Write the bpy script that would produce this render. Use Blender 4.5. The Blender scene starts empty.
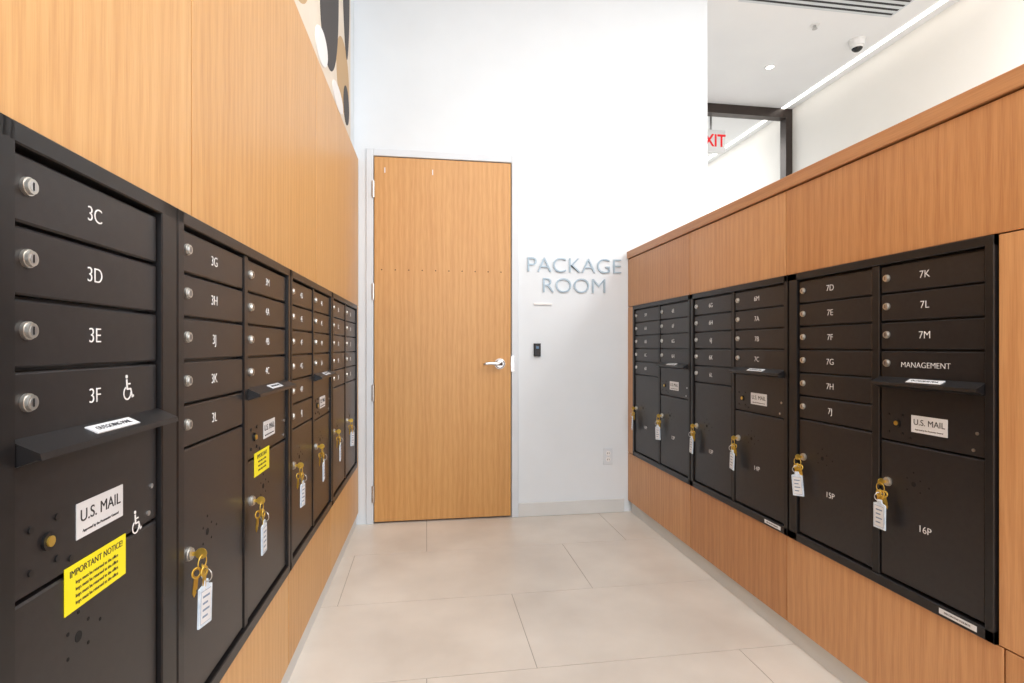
import bpy, math, random
from mathutils import Matrix, Vector
random.seed(3)
scene = bpy.context.scene
scene.view_settings.view_transform = 'Standard'
CAMH = 1.175
R = lambda v: CAMH + v          # height relative to eye level -> height above floor

# ------------------------------------------------------------------ materials
def lin(c):
    return tuple(((x/255)/12.92 if x/255 <= .04045 else ((x/255+.055)/1.055)**2.4) for x in c) + (1,)
def base(name, col, rough=.5, metal=0, spec=.5):
    m = bpy.data.materials.new(name); m.use_nodes = True
    b = m.node_tree.nodes['Principled BSDF']
    b.inputs['Base Color'].default_value = lin(col)
    b.inputs['Roughness'].default_value = rough
    b.inputs['Metallic'].default_value = metal
    b.inputs['Specular IOR Level'].default_value = spec
    return m, m.node_tree, b
def mottled(name, c1, c2, scale, rough=.5, metal=0, bump=0, spec=.5, detail=4):
    m, nt, b = base(name, c1, rough, metal, spec)
    tc = nt.nodes.new('ShaderNodeTexCoord'); n = nt.nodes.new('ShaderNodeTexNoise')
    n.inputs['Scale'].default_value = scale; n.inputs['Detail'].default_value = detail
    r = nt.nodes.new('ShaderNodeValToRGB')
    r.color_ramp.elements[0].position = .3; r.color_ramp.elements[1].position = .7
    r.color_ramp.elements[0].color = lin(c1); r.color_ramp.elements[1].color = lin(c2)
    nt.links.new(tc.outputs['Object'], n.inputs['Vector'])
    nt.links.new(n.outputs['Fac'], r.inputs['Fac'])
    nt.links.new(r.outputs['Color'], b.inputs['Base Color'])
    if bump:
        bp = nt.nodes.new('ShaderNodeBump'); bp.inputs['Strength'].default_value = bump
        bp.inputs['Distance'].default_value = .001
        n2 = nt.nodes.new('ShaderNodeTexNoise'); n2.inputs['Scale'].default_value = scale*20
        nt.links.new(tc.outputs['Object'], n2.inputs['Vector'])
        nt.links.new(n2.outputs['Fac'], bp.inputs['Height'])
        nt.links.new(bp.outputs['Normal'], b.inputs['Normal'])
    return m
def wood(name, light, dark, off, horizontal=False):
    m, nt, b = base(name, light, .40)
    N = nt.nodes.new; L = nt.links.new
    tc = N('ShaderNodeTexCoord')
    def mp(sx, sy):
        k = N('ShaderNodeMapping')
        k.inputs['Location'].default_value = (off, off*1.7, off*.6)
        k.inputs['Scale'].default_value = (sy, sx, sx) if horizontal else (sx, sy, sx)
        L(tc.outputs['Object'], k.inputs['Vector']); return k
    a = mp(16, .7); n = N('ShaderNodeTexNoise'); n.inputs['Scale'].default_value = 1.2
    n.inputs['Detail'].default_value = 6; n.inputs['Distortion'].default_value = .6
    L(a.outputs[0], n.inputs['Vector'])
    a2 = mp(190, 6); n2 = N('ShaderNodeTexNoise'); n2.inputs['Scale'].default_value = 1.5
    n2.inputs['Detail'].default_value = 3
    L(a2.outputs[0], n2.inputs['Vector'])
    a3 = mp(1.0, .12); w = N('ShaderNodeTexWave'); w.wave_type = 'BANDS'; w.bands_direction = 'Y' if horizontal else 'X'
    w.inputs['Scale'].default_value = 9; w.inputs['Distortion'].default_value = 7
    w.inputs['Detail'].default_value = 3; w.inputs['Detail Scale'].default_value = 1.1
    L(a3.outputs[0], w.inputs['Vector'])
    def mix(f, x, y):
        k = N('ShaderNodeMix'); k.data_type = 'FLOAT'; k.inputs[0].default_value = f
        L(x, k.inputs[2]); L(y, k.inputs[3]); return k.outputs[0]
    s = mix(.6, n.outputs['Fac'], n2.outputs['Fac']); s = mix(.12, s, w.outputs['Fac'])
    r = N('ShaderNodeValToRGB')
    r.color_ramp.elements[0].position = .34; r.color_ramp.elements[1].position = .62
    r.color_ramp.elements[0].color = lin(dark); r.color_ramp.elements[1].color = lin(light)
    L(s, r.inputs['Fac']); L(r.outputs['Color'], b.inputs['Base Color'])
    return m
def emit(name, col, s):
    m, nt, b = base(name, col); b.inputs['Emission Color'].default_value = lin(col)
    b.inputs['Emission Strength'].default_value = s; return m

W_WALL = mottled('white_wall_paint', (218, 224, 229), (222, 228, 233), 3, .6)
W_CEIL = mottled('ceiling_paint', (236, 237, 240), (240, 241, 243), 2, .7)
W_LOBBY = mottled('lobby_wall_paint', (234, 231, 225), (238, 235, 229), 2, .7)
OAK = [wood('oak_veneer_a', (214, 168, 109), (197, 147, 89), 0.0),
       wood('oak_veneer_b', (207, 159, 99), (189, 138, 80), 3.3),
       wood('oak_veneer_c', (211, 164, 106), (193, 143, 86), 7.1)]
OAKR = [wood('oak_veneer_warm_a', (197, 144, 94), (177, 123, 77), 11.0),
        wood('oak_veneer_warm_b', (206, 154, 104), (187, 133, 86), 15.3),
        wood('oak_veneer_warm_c', (194, 140, 90), (173, 118, 73), 19.1)]
OAKCAP = wood('oak_cap', (188, 135, 88), (166, 113, 70), 23, horizontal=True)
OAKDOOR = wood('oak_door', (206, 155, 93), (189, 135, 74), 31)
GAPM = base('panel_gap', (44, 28, 18), .9)[0]
BLK = mottled('bronze_black_powdercoat', (39, 36, 37), (45, 42, 42), 60, .32, .25, bump=.12)
BLKF = mottled('black_frame_powdercoat', (24, 23, 24), (30, 28, 29), 60, .36, .2, bump=.1)
HOLE = base('dark_hole', (6, 6, 6), .9)[0]
STEEL = mottled('brushed_steel', (190, 190, 190), (205, 205, 205), 30, .28, 1)
NICK = mottled('lock_nickel', (196, 193, 186), (214, 211, 204), 40, .3, .85)
BRASS = mottled('brass', (208, 170, 70), (230, 196, 100), 40, .28, .85)
TXT = base('white_lettering', (238, 238, 238), .5)[0]
STK = mottled('white_label', (212, 214, 217), (224, 226, 229), 20, .4)
INK = base('label_ink', (40, 40, 44), .6)[0]
YEL = mottled('yellow_notice', (240, 226, 14), (246, 234, 34), 15, .45)
TAG = mottled('plastic_key_tag', (196, 214, 232), (226, 236, 244), 60, .25)
TAGT = base('tag_print', (120, 140, 165), .5)[0]
BASEB = mottled('baseboard_grey', (206, 207, 206), (214, 215, 214), 5, .4)
FRAMEW = mottled('door_frame_paint', (208, 214, 220), (214, 220, 226), 4, .4)
TILE = mottled('porcelain_tile', (206, 198, 188), (226, 219, 209), 2.6, .33, detail=9)
GROUT = base('grout', (166, 158, 148), .9)[0]
LETT = mottled('silver_letters', (150, 172, 188), (172, 192, 206), 10, .35, .1)
DARKFR = mottled('dark_bronze_frame', (52, 42, 38), (60, 50, 44), 10, .4, .3)
REDM = emit('red_exit_letters', (215, 24, 34), .4)
CREAM = mottled('mural_cream', (214, 204, 188), (222, 212, 198), 5, .7)
MBLK = base('mural_charcoal', (62, 58, 58), .7)[0]
MTAN = base('mural_tan', (186, 156, 116), .7)[0]
MWHT = base('mural_white', (232, 232, 232), .7)[0]
LED = emit('linear_led', (255, 250, 242), 4)
GLOW = emit('downlight_lens', (255, 250, 240), 5)
BLKPL = base('black_plastic', (22, 24, 28), .25)[0]
SEAM = base('sensor_blue', (90, 120, 150), .3)[0]

# ------------------------------------------------------------------ mesh builder
class MB:
    def __init__(s): s.v = []; s.f = []; s.m = []; s.mats = []; s.sm = []
    def mi(s, mat):
        if mat not in s.mats: s.mats.append(mat)
        return s.mats.index(mat)
    def add(s, vs, fs, mat, smooth=False, T=None):
        o = len(s.v)
        for p in vs:
            p = Vector(p)
            s.v.append(tuple(T @ p) if T is not None else tuple(p))
        k = s.mi(mat)
        for f in fs: s.f.append([i+o for i in f]); s.m.append(k); s.sm.append(smooth)
    def box(s, x0, x1, y0, y1, z0, z1, mat, T=None):
        x0, x1 = sorted((x0, x1)); y0, y1 = sorted((y0, y1)); z0, z1 = sorted((z0, z1))
        vs = [(x0,y0,z0),(x1,y0,z0),(x1,y1,z0),(x0,y1,z0),(x0,y0,z1),(x1,y0,z1),(x1,y1,z1),(x0,y1,z1)]
        fs = [(3,2,1,0),(4,5,6,7),(0,1,5,4),(1,2,6,5),(2,3,7,6),(3,0,4,7)]
        s.add(vs, fs, mat, T=T)
    def bbox(s, x0, x1, y0, y1, z0, z1, mat, c=.002, T=None):
        """box with a chamfered front (z1) face"""
        vs = [(x0,y0,z0),(x1,y0,z0),(x1,y1,z0),(x0,y1,z0),
              (x0,y0,z1-c),(x1,y0,z1-c),(x1,y1,z1-c),(x0,y1,z1-c),
              (x0+c,y0+c,z1),(x1-c,y0+c,z1),(x1-c,y1-c,z1),(x0+c,y1-c,z1)]
        fs = [(3,2,1,0),(0,1,5,4),(1,2,6,5),(2,3,7,6),(3,0,4,7),
              (4,5,9,8),(5,6,10,9),(6,7,11,10),(7,4,8,11),(8,9,10,11)]
        s.add(vs, fs, mat, T=T)
    def cyl(s, x, y, z0, z1, r, mat, n=20, r2=None, T=None, sy=1):
        r2 = r if r2 is None else r2
        vs = []
        for k in range(n):
            a = 2*math.pi*k/n; vs.append((x+r*math.cos(a), y+sy*r*math.sin(a), z0))
        for k in range(n):
            a = 2*math.pi*k/n; vs.append((x+r2*math.cos(a), y+sy*r2*math.sin(a), z1))
        s.add(vs, [(k, (k+1) % n, n+(k+1) % n, n+k) for k in range(n)], mat, True, T)
        s.add(vs[n:], [tuple(range(n))], mat, False, T)
        s.add(vs[:n], [tuple(reversed(range(n)))], mat, False, T)
    def torus(s, Rr, r, mat, T, n=24, m=8, a0=0, a1=2*math.pi):
        full = abs(a1-a0-2*math.pi) < 1e-4
        vs = []; fs = []; nn = n if full else n+1
        for i in range(nn):
            a = a0+(a1-a0)*i/n
            for j in range(m):
                b = 2*math.pi*j/m
                vs.append(((Rr+r*math.cos(b))*math.cos(a), (Rr+r*math.cos(b))*math.sin(a), r*math.sin(b)))
        for i in range(n):
            i2 = (i+1) % nn
            for j in range(m): fs.append((i*m+j, i2*m+j, i2*m+(j+1) % m, i*m+(j+1) % m))
        s.add(vs, fs, mat, True, T)
    def prism(s, prof, x0, x1, mat, T=None):
        """profile in (y,z), swept along x"""
        n = len(prof)
        vs = [(x0, p[0], p[1]) for p in prof]+[(x1, p[0], p[1]) for p in prof]
        fs = [(k, (k+1) % n, n+(k+1) % n, n+k) for k in range(n)]
        fs += [tuple(reversed(range(n))), tuple(range(n, 2*n))]
        s.add(vs, fs, mat, T=T)
    def poly(s, pts, z0, z1, mat, T=None):
        n = len(pts)
        vs = [(p[0], p[1], z0) for p in pts]+[(p[0], p[1], z1) for p in pts]
        fs = [(k, (k+1) % n, n+(k+1) % n, n+k) for k in range(n)]
        fs += [tuple(reversed(range(n))), tuple(range(n, 2*n))]
        s.add(vs, fs, mat, T=T)
    def obj(s, name, M=Matrix(), parent=None, fixn=True):
        me = bpy.data.meshes.new(name); me.from_pydata(s.v, [], s.f)
        for m in s.mats: me.materials.append(m)
        for p, k, q in zip(me.polygons, s.m, s.sm): p.material_index = k; p.use_smooth = q
        if fixn:
            import bmesh
            bm = bmesh.new(); bm.from_mesh(me); bmesh.ops.recalc_face_normals(bm, faces=bm.faces); bm.to_mesh(me); bm.free()
        o = bpy.data.objects.new(name, me); scene.collection.objects.link(o)
        if parent: o.parent = parent
        else: o.matrix_world = M
        return o
def text(body, x, y, z, size, mat, parent, name='lettering', align='CENTER', ext=.0003, offset=0, sx=1, M=None):
    c = bpy.data.curves.new(name, 'FONT'); c.body = body; c.size = size
    c.align_x = align; c.align_y = 'CENTER'; c.extrude = ext; c.offset = offset
    c.materials.append(mat)
    o = bpy.data.objects.new(name, c); scene.collection.objects.link(o)
    if parent: o.parent = parent
    o.location = (x, y, z); o.scale = (sx, 1, 1)
    return o
def empty(name, M):
    e = bpy.data.objects.new(name, None); e.empty_display_size = .1
    scene.collection.objects.link(e); e.matrix_world = M; return e
def frame(ox, oy, ax, ay):
    """wall frame: local x along wall (reader's right), y up, z out of wall"""
    l = math.hypot(ax, ay); ax /= l; ay /= l
    return Matrix(((ax, 0, ay, ox), (ay, 0, -ax, oy), (0, 1, 0, 0), (0, 0, 0, 1)))
BACKY = 3.72
M_R = frame(1.42, 0, 0, -1)
M_L = frame(-.4935, 0, .013, 1)
M_B = frame(0, BACKY, 1, 0)
CEIL = R(2.62)

# ------------------------------------------------------------------ room shell
# floor : 1.2 x 0.6 m tiles laid in a third bond on a grout bed
b = MB(); b.box(-.9, 4.2, -3, 12, -.05, -.002, GROUT)
g = .0016
rows = []
yy = 3.17 + .607*14
k = 14
while yy > -3.2:
    rows.append((yy-.607, yy, k)); yy -= .607; k -= 1
for (ya, yb, k) in rows:
    j = (0.8 + 0.4*k) % 1.2
    x = j-2.4
    while x < 4.2:
        xa, xb = max(x+g, -.9), min(x+1.2-g, 4.2)
        y0, y1 = max(ya+g, -3), min(yb-g, 12)
        if xb > xa and y1 > y0: b.box(xa, xb, y0, y1, -.002, 0, TILE)
        x += 1.2
b.obj('floor')
b = MB(); b.box(-.9, 4.2, -3, 12, CEIL, CEIL+.1, W_CEIL); b.obj('ceiling')

# back wall with door opening (local: x=world x, y=up, z=toward viewer)
DX0, DX1, DH = -.346, .576, 2.442
b = MB()
b.box(-.9, DX0-.05, 0, CEIL, -.15, 0, W_WALL)
b.box(DX1+.05, 2.03, 0, CEIL, -.15, 0, W_WALL)
b.box(DX0-.05, DX1+.05, DH+.05, CEIL, -.15, 0, W_WALL)
b.obj('wall_back', M_B)
b = MB(); b.box(1.90, 2.03, 3.871, 5.45, 0, CEIL, W_WALL); b.obj('wall_package_room')
b = MB()
for (xa, xb, ya, yb) in ((DX0-.05, DX0-.003, 0, DH+.05), (DX1+.003, DX1+.05, 0, DH+.05), (DX0-.003, DX1+.003, DH+.003, DH+.05)):
    b.bbox(xa, xb, ya, yb, -.13, .012, FRAMEW, .003)
b.box(DX0-.003, DX1+.003, 0, DH+.003, -.13, -.06, FRAMEW)
b.obj('trim_door_frame', M_B)
b = MB(); b.bbox(DX1+.05, 1.39, 0, .095, 0, .012, BASEB, .003); b.obj('baseboard_back', M_B)

# door
d = empty('door_1', M_B)
b = MB(); b.bbox(DX0+.002, DX1-.002, .012, DH-.001, -.045, .004, OAKDOOR, .002); b.obj('slab', parent=d)
b = MB()
for i in range(10):
    b.cyl(DX0+.05+i*.089, 1.69, .004, .0055, .0042, GAPM, 10)
for xx in (-.275, .04):
    b.box(xx-.003, xx+.003, 2.335, 2.37, .004, .007, STK)
b.obj('door_marks', parent=d)  # row of small dark dots and two white marks on the slab
b = MB()
for hh in (2.22, 1.54, .87, .2):
    for q in range(3): b.cyl(0, 0, -.055+q*.037, -.02+q*.037, .011, STEEL, 14, T=Matrix.Translation((DX0-.004, hh, .012)) @ Matrix.Rotation(math.pi/2, 4, 'X'))
    b.box(DX0-.014, DX0+.006, hh-.055, hh+.055, .004, .0135, STEEL)
b.obj('hinges', parent=d)
b = MB()
lx, ly = .497, R(-.115)
b.cyl(lx, ly, .004, .012, .036, STEEL, 28); b.cyl(lx, ly, .012, .018, .034, STEEL, 28, r2=.026)
b.cyl(lx, ly, .018, .058, .012, STEEL, 18)
path = [(lx+.012, ly, .013), (lx-.02, ly+.001, .0125), (lx-.06, ly+.004, .011), (lx-.10, ly+.002, .0095), (lx-.118, ly-.004, .007)]
ring = []
for (px, py, rr) in path:
    ring.append([(px, py+rr*math.sin(a*math.pi/5), .054+.6*rr*math.cos(a*math.pi/5)) for a in range(10)])
vs = [p for r_ in ring for p in r_]
fs = [(i*10+j, (i+1)*10+j, (i+1)*10+(j+1) % 10, i*10+(j+1) % 10) for i in range(4) for j in range(10)]
fs += [tuple(range(10)), tuple(range(40, 50))]
b.add(vs, fs, STEEL, True)
b.bbox(DX1-.004, DX1+.022, ly-.055, ly+.055, .0125, .0145, STEEL, .001)
b.cyl(lx, ly, .058, .0605, .006, HOLE, 12)
b.obj('lever_handle', parent=d)

# PACKAGE ROOM lettering
s = empty('package_room_sign', M_B)
bpy.context.view_layer.update()
def fit(body, x0, x1, yc, cap):
    o = text(body, (x0+x1)/2, yc, .0055, cap/.70, LETT, s, name='letters_'+body.lower(), ext=.005, offset=-.0022)
    bpy.context.view_layer.update()
    w = o.dimensions.x
    o.scale = ((x1-x0)/w, 1, 1)
fit('PACKAGE', .688, 1.365, R(.567), .104)
fit('ROOM', .80, 1.25, R(.425), .104)
b = MB(); b.bbox(.735, .865, R(.292), R(.306), 0, .01, MWHT, .002); b.obj('white_strip', parent=s)  # thin white strip below the lettering

# card reader
b = MB(); x = .756; b.bbox(x-.022, x+.026, R(-.065), R(.025), 0, .022, BLKPL, .005)
b.bbox(x-.008, x+.012, R(-.012), R(.006), .022, .024, SEAM, .001); b.obj('card_reader', M_B)
# outlet
b = MB(); x = 1.272; y = R(-.775)
b.bbox(x-.036, x+.036, y-.058, y+.058, 0, .006, FRAMEW, .003)
for dy in (-.022, .022):
    b.cyl(x, y+dy, .006, .009, .017, MWHT, 20)
    b.box(x-.008, x-.005, y+dy-.006, y+dy+.006, .009, .0095, INK); b.box(x+.005, x+.008, y+dy-.006, y+dy+.006, .009, .0095, INK)
b.cyl(x, y, .006, .0085, .003, STEEL, 10)
b.obj('electrical_outlet', M_B)

# ------------------------------------------------------------------ side walls
def panels(b, xs, y0, y1, mats, z0=-.02, z1=0):
    for i in range(len(xs)-1):
        b.bbox(xs[i]+.0025, xs[i+1]-.0025, y0+.002, y1-.002, z0, z1, mats[i % len(mats)], .001)
# left wall : local x = distance along wall
LT, LB = R(.266), R(-.768)
b = MB()
b.box(-3, 3.715, 0, CEIL, -.25, -.10, W_WALL)
b.box(-3, 3.712, .085, LB, -.10, -.021, GAPM)
b.box(-3, 3.712, LT, 2.41, -.10, -.021, GAPM)
b.box(3.60, 3.712, LB, LT, -.10, -.021, GAPM)
b.box(-3, .66, LB, LT, -.10, -.021, GAPM)
b.box(-3, 3.712, 2.412, CEIL, -.10, -.03, W_WALL)
panels(b, [-3, -1.2, .0, 1.21, 2.42, 3.712], LT, 2.415, [OAK[0], OAK[1], OAK[0], OAK[1], OAK[2]])
panels(b, [-3, -1.2, .0, 1.13, 1.965, 2.74, 3.712], .08, LB, [OAK[1], OAK[0], OAK[2], OAK[0], OAK[1], OAK[0]])
panels(b, [3.60, 3.712], LB, LT, [OAK[1]])
panels(b, [-3, -.9, .66], LB, LT, [OAK[1]])
b.obj('wall_left', M_L)
b = MB(); b.box(-3, 3.705, 0, .078, -.10, -.012, BASEB); b.obj('baseboard_left', M_L)
# mural above
b = MB(); z = -.03
b.box(-1.5, 3.50, 2.43, CEIL-.02, z, z+.01, CREAM)
def blob(cx, cy, rx, ry, rot, mat, dz, egg=.0):
    pts = []
    for k in range(40):
        a = 2*math.pi*k/40
        px = rx*math.cos(a)*(1+egg*math.sin(a)); py = ry*math.sin(a)
        pts.append((cx+px*math.cos(rot)-py*math.sin(rot), cy+px*math.sin(rot)+py*math.cos(rot)))
    b.poly(pts, z+.010, z+.010+dz, mat)
blob(2.32, 3.05, .24, .30, .1, MBLK, .002, .3)
blob(2.16, 2.62, .20, .12, .3, MTAN, .001)
blob(2.85, 3.0, .22, .46, -.25, MBLK, .002, -.3)
blob(3.22, 2.72, .22, .20, .5, MTAN, .001)
blob(2.62, 2.56, .14, .08, .2, MWHT, .003)
blob(3.33, 3.22, .12, .34, .05, MBLK, .002, .3)
blob(3.05, 2.52, .16, .06, 0, MWHT, .003)
blob(3.33, 2.60, .10, .11, 0, MBLK, .003)
blob(1.75, 3.1, .18, .42, .2, MTAN, .002, .3)
blob(1.3, 3.1, .2, .4, .1, MBLK, .003); blob(.8, 3.0, .25, .4, .4, MTAN, .003); blob(.2, 3.1, .3, .4, -.3, MBLK, .003)
b.obj('wall_mural', M_L)

# right half wall : local x = -world y
RT, RB = R(.284), R(-.75)
LED_T = R(.679)
b = MB()
b.box(-3.718, 3, 0, 1.80, -.61, -.10, GAPM)
b.box(-3.718, 3, .085, RB, -.10, -.021, GAPM)
b.box(-3.718, 3, RT, 1.80, -.10, -.021, GAPM)
b.box(-3.718, -3.61, RB, RT, -.10, -.021, GAPM)
b.box(-1.165, 3, RB, RT, -.10, -.021, GAPM)
panels(b, [-3.718, -2.789, -1.985, -.75, .5, 1.8, 3], RT, 1.80, [OAKR[0], OAKR[1], OAKR[2]])
panels(b, [-3.718, -2.785, -1.98, -1.15, .3, 1.6, 3], .08, RB, [OAKR[1], OAKR[2], OAKR[1], OAKR[0]])
panels(b, [-3.718, -3.61], RB, RT, [OAKR[0]])
panels(b, [-1.166, -.2, 1.2, 3], RB, RT, [OAKR[1]])
b.bbox(-3.718, 3, 1.803, LED_T, -.61, .008, OAKCAP, .002)
b.box(-3.718, 3, 0, 1.80, -.63, -.611, W_LOBBY)
b.obj('wall_right', M_R)
b = MB(); b.box(-3.70, 3, 0, .078, -.09, -.02, BASEB); b.obj('baseboard_right', M_R)

# ------------------------------------------------------------------ mailboxes
def wheelchair(b, cx, cy, s, z):
    def arc(x0, y0, r, w, a0, a1, n=18):
        for i in range(n):
            a, c_ = math.radians(a0+(a1-a0)*i/n), math.radians(a0+(a1-a0)*(i+1)/n)
            P = lambda rr, t: (cx+s*(x0+rr*math.cos(t)), cy+s*(y0+rr*math.sin(t)))
            b.poly([P(r-w, a), P(r+w, a), P(r+w, c_), P(r-w, c_)], z, z+.0005, TXT)
    def seg(x0, y0, x1, y1, w=.04):
        dx, dy = x1-x0, y1-y0; l = math.hypot(dx, dy); nx, ny = -dy/l*w, dx/l*w
        b.poly([(cx+s*(x0+nx), cy+s*(y0+ny)), (cx+s*(x0-nx), cy+s*(y0-ny)), (cx+s*(x1-nx), cy+s*(y1-ny)), (cx+s*(x1+nx), cy+s*(y1+ny))], z, z+.0007, TXT)
    arc(-.02, -.24, .28, .035, 115, 365)
    b.cyl(cx-.08*s, cy+.50*s, z, z+.0006, .085*s, TXT, 14)
    seg(-.08, .38, -.03, -.06, .05); seg(-.05, -.06, .26, -.06); seg(.24, -.04, .38, -.44); seg(.35, -.44, .50, -.38); seg(-.06, .17, .22, .17, .035)

def mail_unit(M, fx0, fx1, cols, top, bot, extras=None):
    e = empty('mailbox_cluster', M)
    dtop = top-.030; dbot = bot+.035
    b = MB()
    b.box(fx0, fx1, bot, top, -.095, -.016, BLKF)              # housing
    fr = .009
    b.bbox(fx0, fx1, dtop+.004, top, -.016, fr, BLKF, .002)
    b.bbox(fx0, fx1, bot, dbot-.004, -.016, fr, BLKF, .002)
    b.bbox(fx0, cols[0]['x0']-.004, bot, top, -.016, fr, BLKF, .002)
    b.bbox(cols[-1]['x1']+.004, fx1, bot, top, -.016, fr, BLKF, .002)
    for i in range(len(cols)-1):
        b.bbox(cols[i]['x1']+.004, cols[i+1]['x0']-.004, dbot-.004, dtop+.004, -.016, .004, BLKF, .002)
    b.obj('housing_frame', parent=e)
    b = MB()
    G = .0026
    for c in cols:
        x0, x1 = c['x0'], c['x1']; w = x1-x0; y = dtop
        for k in range(c['n']):
            b.bbox(x0, x1, y-.088+G, y-G, -.0155, .001, BLK, .0028)
            ly = y-.040; lx = x0+.024
            b.cyl(lx, ly, .001, .005, .0115, NICK, 22); b.cyl(lx, ly, .005, .009, .0100, NICK, 22, r2=.0092)
            b.cyl(lx, ly, .009, .0094, .0062, STEEL, 16); b.box(lx-.001, lx+.001, ly-.005, ly+.005, .0094, .0098, HOLE)
            lab = c['labels'][k]
            if lab: text(lab, x0+w*.47, y-.044, .0013, .0235 if len(lab) > 3 else .031, TXT, e, name='box_number', offset=-.0004)
            y -= .088
        if c['kind'] == 'O':
            y2 = top-.030-.544
            b.bbox(x0, x1, y2+G, y-.012, -.0155, .001, BLK, .0028)
            # outgoing-mail hood
            b.prism([(y+.006, .001), (y-.010, .034), (y-.018, .036), (y-.018, .030), (y-.028, .001)], x0-.004, x1+.004, BLKF)
            sl = math.atan2(.016, .033)
            T = Matrix.Translation((x0+w*.52, y-.0015, .0180)) @ Matrix.Rotation(-(math.pi/2-sl), 4, 'X')
            b.box(-.055, .055, -.010, .010, -.0005, .0012, STK, T=T)
            t = text('OUTGOING MAIL', 0, 0, 0, .011, INK, e, name='hood_label_text')
            t.matrix_basis = T @ Matrix.Translation((0, 0, .0015))
            sy = y-.128
            b.box(x0+w*.5-.053, x0+w*.5+.061, sy-.025, sy+.025, .001, .002, STK)
            text('U.S. MAIL', x0+w*.5+.004, sy+.005, .0022, .0245, INK, e, name='sticker_text')
            text('Approved by the Postmaster General', x0+w*.5+.004, sy-.016, .0022, .0058, INK, e, name='sticker_text')
            b.cyl(x0+.060, sy-.006, .001, .005, .012, BLKF, 18); b.cyl(x0+.060, sy-.006, .005, .007, .007, BRASS, 16)
            for (ax, ay) in ((.030, .018), (.078, .020), (.030, -.035), (.078, -.035), (w-.02, .0), (.105, -.045), (w-.03, -.045)):
                b.cyl(x0+ax, sy+ay, .001, .003, .0045, STEEL if ax > .2 else BLKF, 12)
            y = y2
        # parcel door
        b.bbox(x0, x1, dbot+G, y-G, -.0155, .001, BLK, .0028)
        ky = R(-.418); kx = x0+.028
        if c.get('keys'): b.cyl(kx, ky, .001, .006, .014, NICK, 22); b.cyl(kx, ky, .006, .010, .012, NICK, 22)
        cx = x0+w*.36; cy = R(-.405)
        b.cyl(cx, cy, .001, .0015, .0075, HOLE, 16)
        for (ax, ay) in ((-.022, .014), (.022, .014), (-.022, -.02), (.022, -.02), (.0, .034), (.05, .0)):
            b.cyl(cx+ax, cy+ay, .001, .0014, .0028, HOLE, 10)
        if c.get('parcel'): text(c['parcel'], x0+w*.47, R(-.53), .0013, .029, TXT, e, name='parcel_number', offset=-.0004)
        if c.get('foot'):
            b.box(x1-.12, x1-.015, bot+.009, bot+.024, .009, .010, STK)
            text('DECORATIVE MAILBOX', x1-.068, bot+.0165, .0102, .007, INK, e, name='maker_plate_text')
        if c.get('keys'): KEYS.append((M, kx, ky))
    if extras: extras(b, e)
    b.obj('doors', parent=e)
    return e
KEYS = []
def seq(s_): return s_.split()
def exA(b, e):
    b.box(.817, .963, R(-.364), R(-.300), .0012, .0024, YEL)
    text('IMPORTANT NOTICE!', .890, R(-.312), .0026, .0130, INK, e, name='notice_text')
    for q in range(4): text('keys must be returned to the office', .890, R(-.326-.0095*q), .0026, .0071, INK, e, name='notice_text')
    wheelchair(b, .970, R(-.066), .036, .0014); wheelchair(b, .995, R(-.292), .034, .0014)
mail_unit(M_L, .66, 1.125, [dict(x0=.725, x1=1.065, n=4, kind='O', labels=seq('3C 3D 3E 3F'))], LT, LB, exA)
def exB(b, e):
    b.box(1.60, 1.735, R(-.362), R(-.296), .0012, .0024, YEL)
    text('IMPORTANT', 1.667, R(-.310), .0026, .016, INK, e, name='notice_text')
    for q in range(3): text('return keys to office', 1.667, R(-.324-.012*q), .0026, .009, INK, e, name='notice_text')
mail_unit(M_L, 1.130, 1.955, [dict(x0=1.160, x1=1.510, n=5, kind='T', labels=seq('3G 3H 3J 3K 3L'), keys=1),
                              dict(x0=1.545, x1=1.925, n=4, kind='O', labels=seq('3M 4A 4B 4C'), keys=1)], LT, LB, exB)
mail_unit(M_L, 1.965, 2.73, [dict(x0=1.99, x1=2.325, n=6, kind='T', labels=seq('4D 4E 4F 4G 4H 4J'), keys=1),
                             dict(x0=2.36, x1=2.70, n=4, kind='O', labels=seq('4K 4L 4M 5A'), keys=1)], LT, LB)
mail_unit(M_L, 2.74, 3.595, [dict(x0=2.77, x1=3.145, n=5, kind='T', labels=seq('5B 5C 5D 5E 5F'), keys=1),
                             dict(x0=3.18, x1=3.565, n=5, kind='T', labels=seq('5G 5H 5J 5K 5L'), keys=1)], LT, LB)
mail_unit(M_R, -3.605, -2.775, [dict(x0=-3.575, x1=-3.195, n=5, kind='T', labels=seq('5M 6A 6B 6C 6D'), keys=1, parcel='11P'),
                                dict(x0=-3.165, x1=-2.80, n=4, kind='O', labels=seq('6E 6F 6G 6H'), keys=1, parcel='12P')], RT, RB)
mail_unit(M_R, -2.765, -1.965, [dict(x0=-2.735, x1=-2.375, n=5, kind='T', labels=seq('6G 6H 6J 6K 6L'), keys=1, parcel='13P'),
                                dict(x0=-2.345, x1=-1.99, n=4, kind='O', labels=seq('6M 7A 7B 7C'), keys=1, parcel='14P', foot=1)], RT, RB)
mail_unit(M_R, -1.955, -1.168, [dict(x0=-1.905, x1=-1.558, n=6, kind='T', labels=seq('7D 7E 7F 7G 7H 7J'), keys=1, parcel='15P'),
                               dict(x0=-1.522, x1=-1.196, n=4, kind='O', labels=['7K', '7L', '7M', 'MANAGEMENT'], keys=1, parcel='16P', foot=1)], RT, RB)

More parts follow.
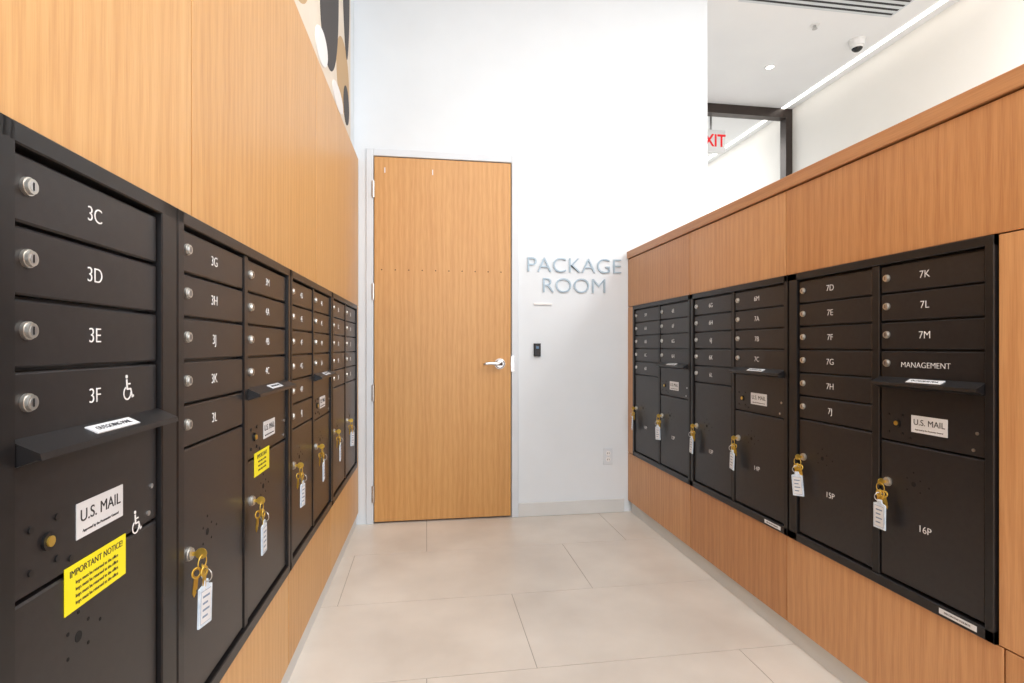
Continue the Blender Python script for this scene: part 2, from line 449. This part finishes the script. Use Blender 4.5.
# keys hanging from the parcel locks
def key_shape(b, T):
    b.torus(.009, .0028, BRASS, T @ Matrix.Diagonal((1, 1, .6, 1)), 16, 6)
    b.poly([(-.0045, -.010), (.0045, -.010), (.0045, -.03), (.002, -.033), (.0038, -.036), (0, -.045), (-.0045, -.038)], -.001, .001, BRASS, T=T)
for (M, kx, ky) in KEYS:
    b = MB(); T0 = Matrix.Translation((kx, ky, 0)); rz = random.uniform(-.25, .25)
    b.box(-.0012, .0012, -.004, .004, .0105, .018, BRASS, T=T0)
    Tb = T0 @ Matrix.Translation((0, 0, .027)) @ Matrix.Rotation(math.pi/2, 4, 'Y')
    b.cyl(0, 0, -.0012, .0012, .011, BRASS, 18, T=Tb)
    b.torus(.015, .0014, BRASS, T0 @ Matrix.Translation((0, -.018, .029)) @ Matrix.Rotation(rz, 4, 'Y'), 24, 6)
    for a, zz in ((-.55, .022), (-.1, .034), (.25, .030), (.6, .026)):
        key_shape(b, T0 @ Matrix.Translation((a*.016, -.036, zz)) @ Matrix.Rotation(a*.5, 4, 'Z') @ Matrix.Rotation(rz+a*.8, 4, 'Y'))
    b.torus(.013, .0012, STEEL, T0 @ Matrix.Translation((.003, -.045, .036)) @ Matrix.Rotation(1.2, 4, 'Y'), 18, 6)
    Tt = T0 @ Matrix.Translation((.003, -.058, .034)) @ Matrix.Rotation(rz*.5, 4, 'Z') @ Matrix.Rotation(rz*1.2, 4, 'Y')
    pts = [(-.007, .004), (.007, .004), (.009, -.006), (.022, -.010), (.022, -.086), (-.022, -.086), (-.022, -.010), (-.009, -.006)]
    b.poly(pts, -.002, .002, TAG, T=Tt)
    b.box(-.0175, .0175, -.080, -.016, .002, .0024, TAGT, T=Tt)
    b.box(-.0168, .0168, -.079, -.017, .0024, .0027, STK, T=Tt)
    for q in range(4): b.box(-.012, .012-.006*(q % 2), -.030-.013*q, -.026-.013*q, .0027, .003, TAGT, T=Tt)
    b.obj('mailbox_keys', M)

# ------------------------------------------------------------------ lobby beyond the half wall
b = MB(); b.box(3.98, 4.12, -3, 12, 0, CEIL, W_LOBBY); b.obj('wall_lobby')
b = MB(); b.box(2.03, 3.98, 11.9, 12, 0, CEIL, W_LOBBY); b.obj('wall_far')
b = MB()
b.box(2.032, 3.978, 5.45, 5.55, CEIL-.10, CEIL-.001, DARKFR)
b.box(3.90, 3.978, 5.45, 5.55, 0, CEIL-.10, DARKFR); b.box(2.032, 2.11, 5.45, 5.55, 0, CEIL-.10, DARKFR)
b.box(2.11, 3.90, 5.45, 5.55, .001, .06, DARKFR)
b.obj('window_1')
b = MB(); b.box(3.845, 3.885, -2.9, 11.8, CEIL-.006, CEIL-.0005, LED); b.obj('ceiling_linear_light')
b = MB()
for q in range(4): b.box(2.35, 3.62, 3.60+.055*q, 3.62+.055*q, CEIL-.004, CEIL-.0005, INK)
b.box(2.33, 3.64, 3.58, 3.815, CEIL-.002, CEIL-.0003, FRAMEW); b.obj('ceiling_air_diffuser')
b = MB()
for q in range(2): b.box(2.4, 3.6, 6.3+.07*q, 6.33+.07*q, CEIL-.004, CEIL-.0005, INK)
b.obj('ceiling_air_diffuser')
def ceil_T(x, y): return Matrix.Translation((x, y, CEIL)) @ Matrix.Rotation(math.pi, 4, 'X')
b = MB(); b.cyl(0, 0, .0005, .006, .035, MWHT, 24); b.cyl(0, 0, .006, .03, .010, STEEL, 12); b.cyl(0, 0, .03, .033, .02, STEEL, 16)
b.obj('fire_sprinkler', ceil_T(3.12, 4.0))
b = MB(); b.cyl(0, 0, .0005, .012, .066, MWHT, 28); b.cyl(0, 0, .012, .055, .060, MWHT, 28, r2=.056)
n = 8
for i in range(n):
    a0, a1 = i*math.pi/2/n, (i+1)*math.pi/2/n
    b.cyl(0, 0, .055+.046*math.sin(a0), .055+.046*math.sin(a1), .046*math.cos(a0), BLKPL if i > 1 else MWHT, 24, r2=.046*math.cos(a1)+.0002)
b.obj('dome_security_camera', ceil_T(3.63, 4.14))
b = MB(); b.torus(.040, .006, MWHT, Matrix.Translation((0, 0, .004))); b.cyl(0, 0, .0005, .004, .035, GLOW, 24)
b.obj('recessed_downlight', ceil_T(3.17, 4.66))
# exit sign
e = empty('exit_sign', frame(0, 5.62, 1, 0))
b = MB(); b.bbox(2.94, 3.27, R(2.15), R(2.40), -.02, .02, MWHT, .004); b.box(3.095, 3.115, R(2.40), CEIL-.001, -.008, .008, STEEL); b.obj('housing', parent=e)
text('EXIT', 3.105, R(2.275), .021, .19, REDM, e, name='exit_letters', offset=.004, sx=.85)

# unseen window frame behind the camera, added as an opening for sky light
b = MB()
for x in (-.75, .45, 1.65, 2.85, 3.94): b.box(x-.03, x+.03, -3.06, -3.0, 0, CEIL, DARKFR)
for z in (.04, 2.5, CEIL-.04): b.box(-.78, 3.97, -3.06, -3.0, z-.035, z+.035, DARKFR)
b.obj('added_window_frame')

# ------------------------------------------------------------------ light
def area(name, loc, rot, sx, sy, e, col=(1, 1, 1)):
    l = bpy.data.lights.new(name, 'AREA'); l.shape = 'RECTANGLE'; l.size = sx; l.size_y = sy
    l.energy = e; l.color = col
    o = bpy.data.objects.new(name, l); scene.collection.objects.link(o)
    o.location = loc; o.rotation_euler = rot
    return o
area('corridor_fill_light', (.5, 1.0, CEIL-.03), (0, 0, 0), 1.4, 2.6, 46, (.93, .97, 1))  # added fill lamps above the corridor, out of view, no fixture modelled
area('corridor_fill_light', (.5, -1.4, CEIL-.03), (0, 0, 0), 1.4, 2.2, 44, (.93, .97, 1))
area('lobby_fill_light', (2.95, 1.0, CEIL-.03), (0, 0, 0), 1.0, 3.5, 92, (1, .985, .96))  # added fill lamps that lift the lobby brightness, no fixture there
area('lobby_fill_light', (3.0, 8.0, CEIL-.03), (0, 0, 0), 1.0, 3.5, 88, (1, .985, .96))
area('rear_fill_light', (1.6, -2.95, 1.7), (math.radians(90), 0, 0), 4.4, 3.2, 172, (.89, .945, 1))  # fill lamp added behind the camera to stand in for daylight
w = bpy.data.worlds.new('World'); scene.world = w; w.use_nodes = True
w.node_tree.nodes['Background'].inputs[0].default_value = (.85, .93, 1, 1)
w.node_tree.nodes['Background'].inputs[1].default_value = 1.0

# ------------------------------------------------------------------ camera
c = bpy.data.cameras.new('camera'); co = bpy.data.objects.new('camera', c); scene.collection.objects.link(co)
c.sensor_width = 36; c.lens = 545/1024*36; c.clip_start = .02
co.location = (0, 0, CAMH); co.rotation_euler = (math.pi/2, 0, -math.radians(8.9))
c.shift_y = 5.5/1024
scene.camera = co
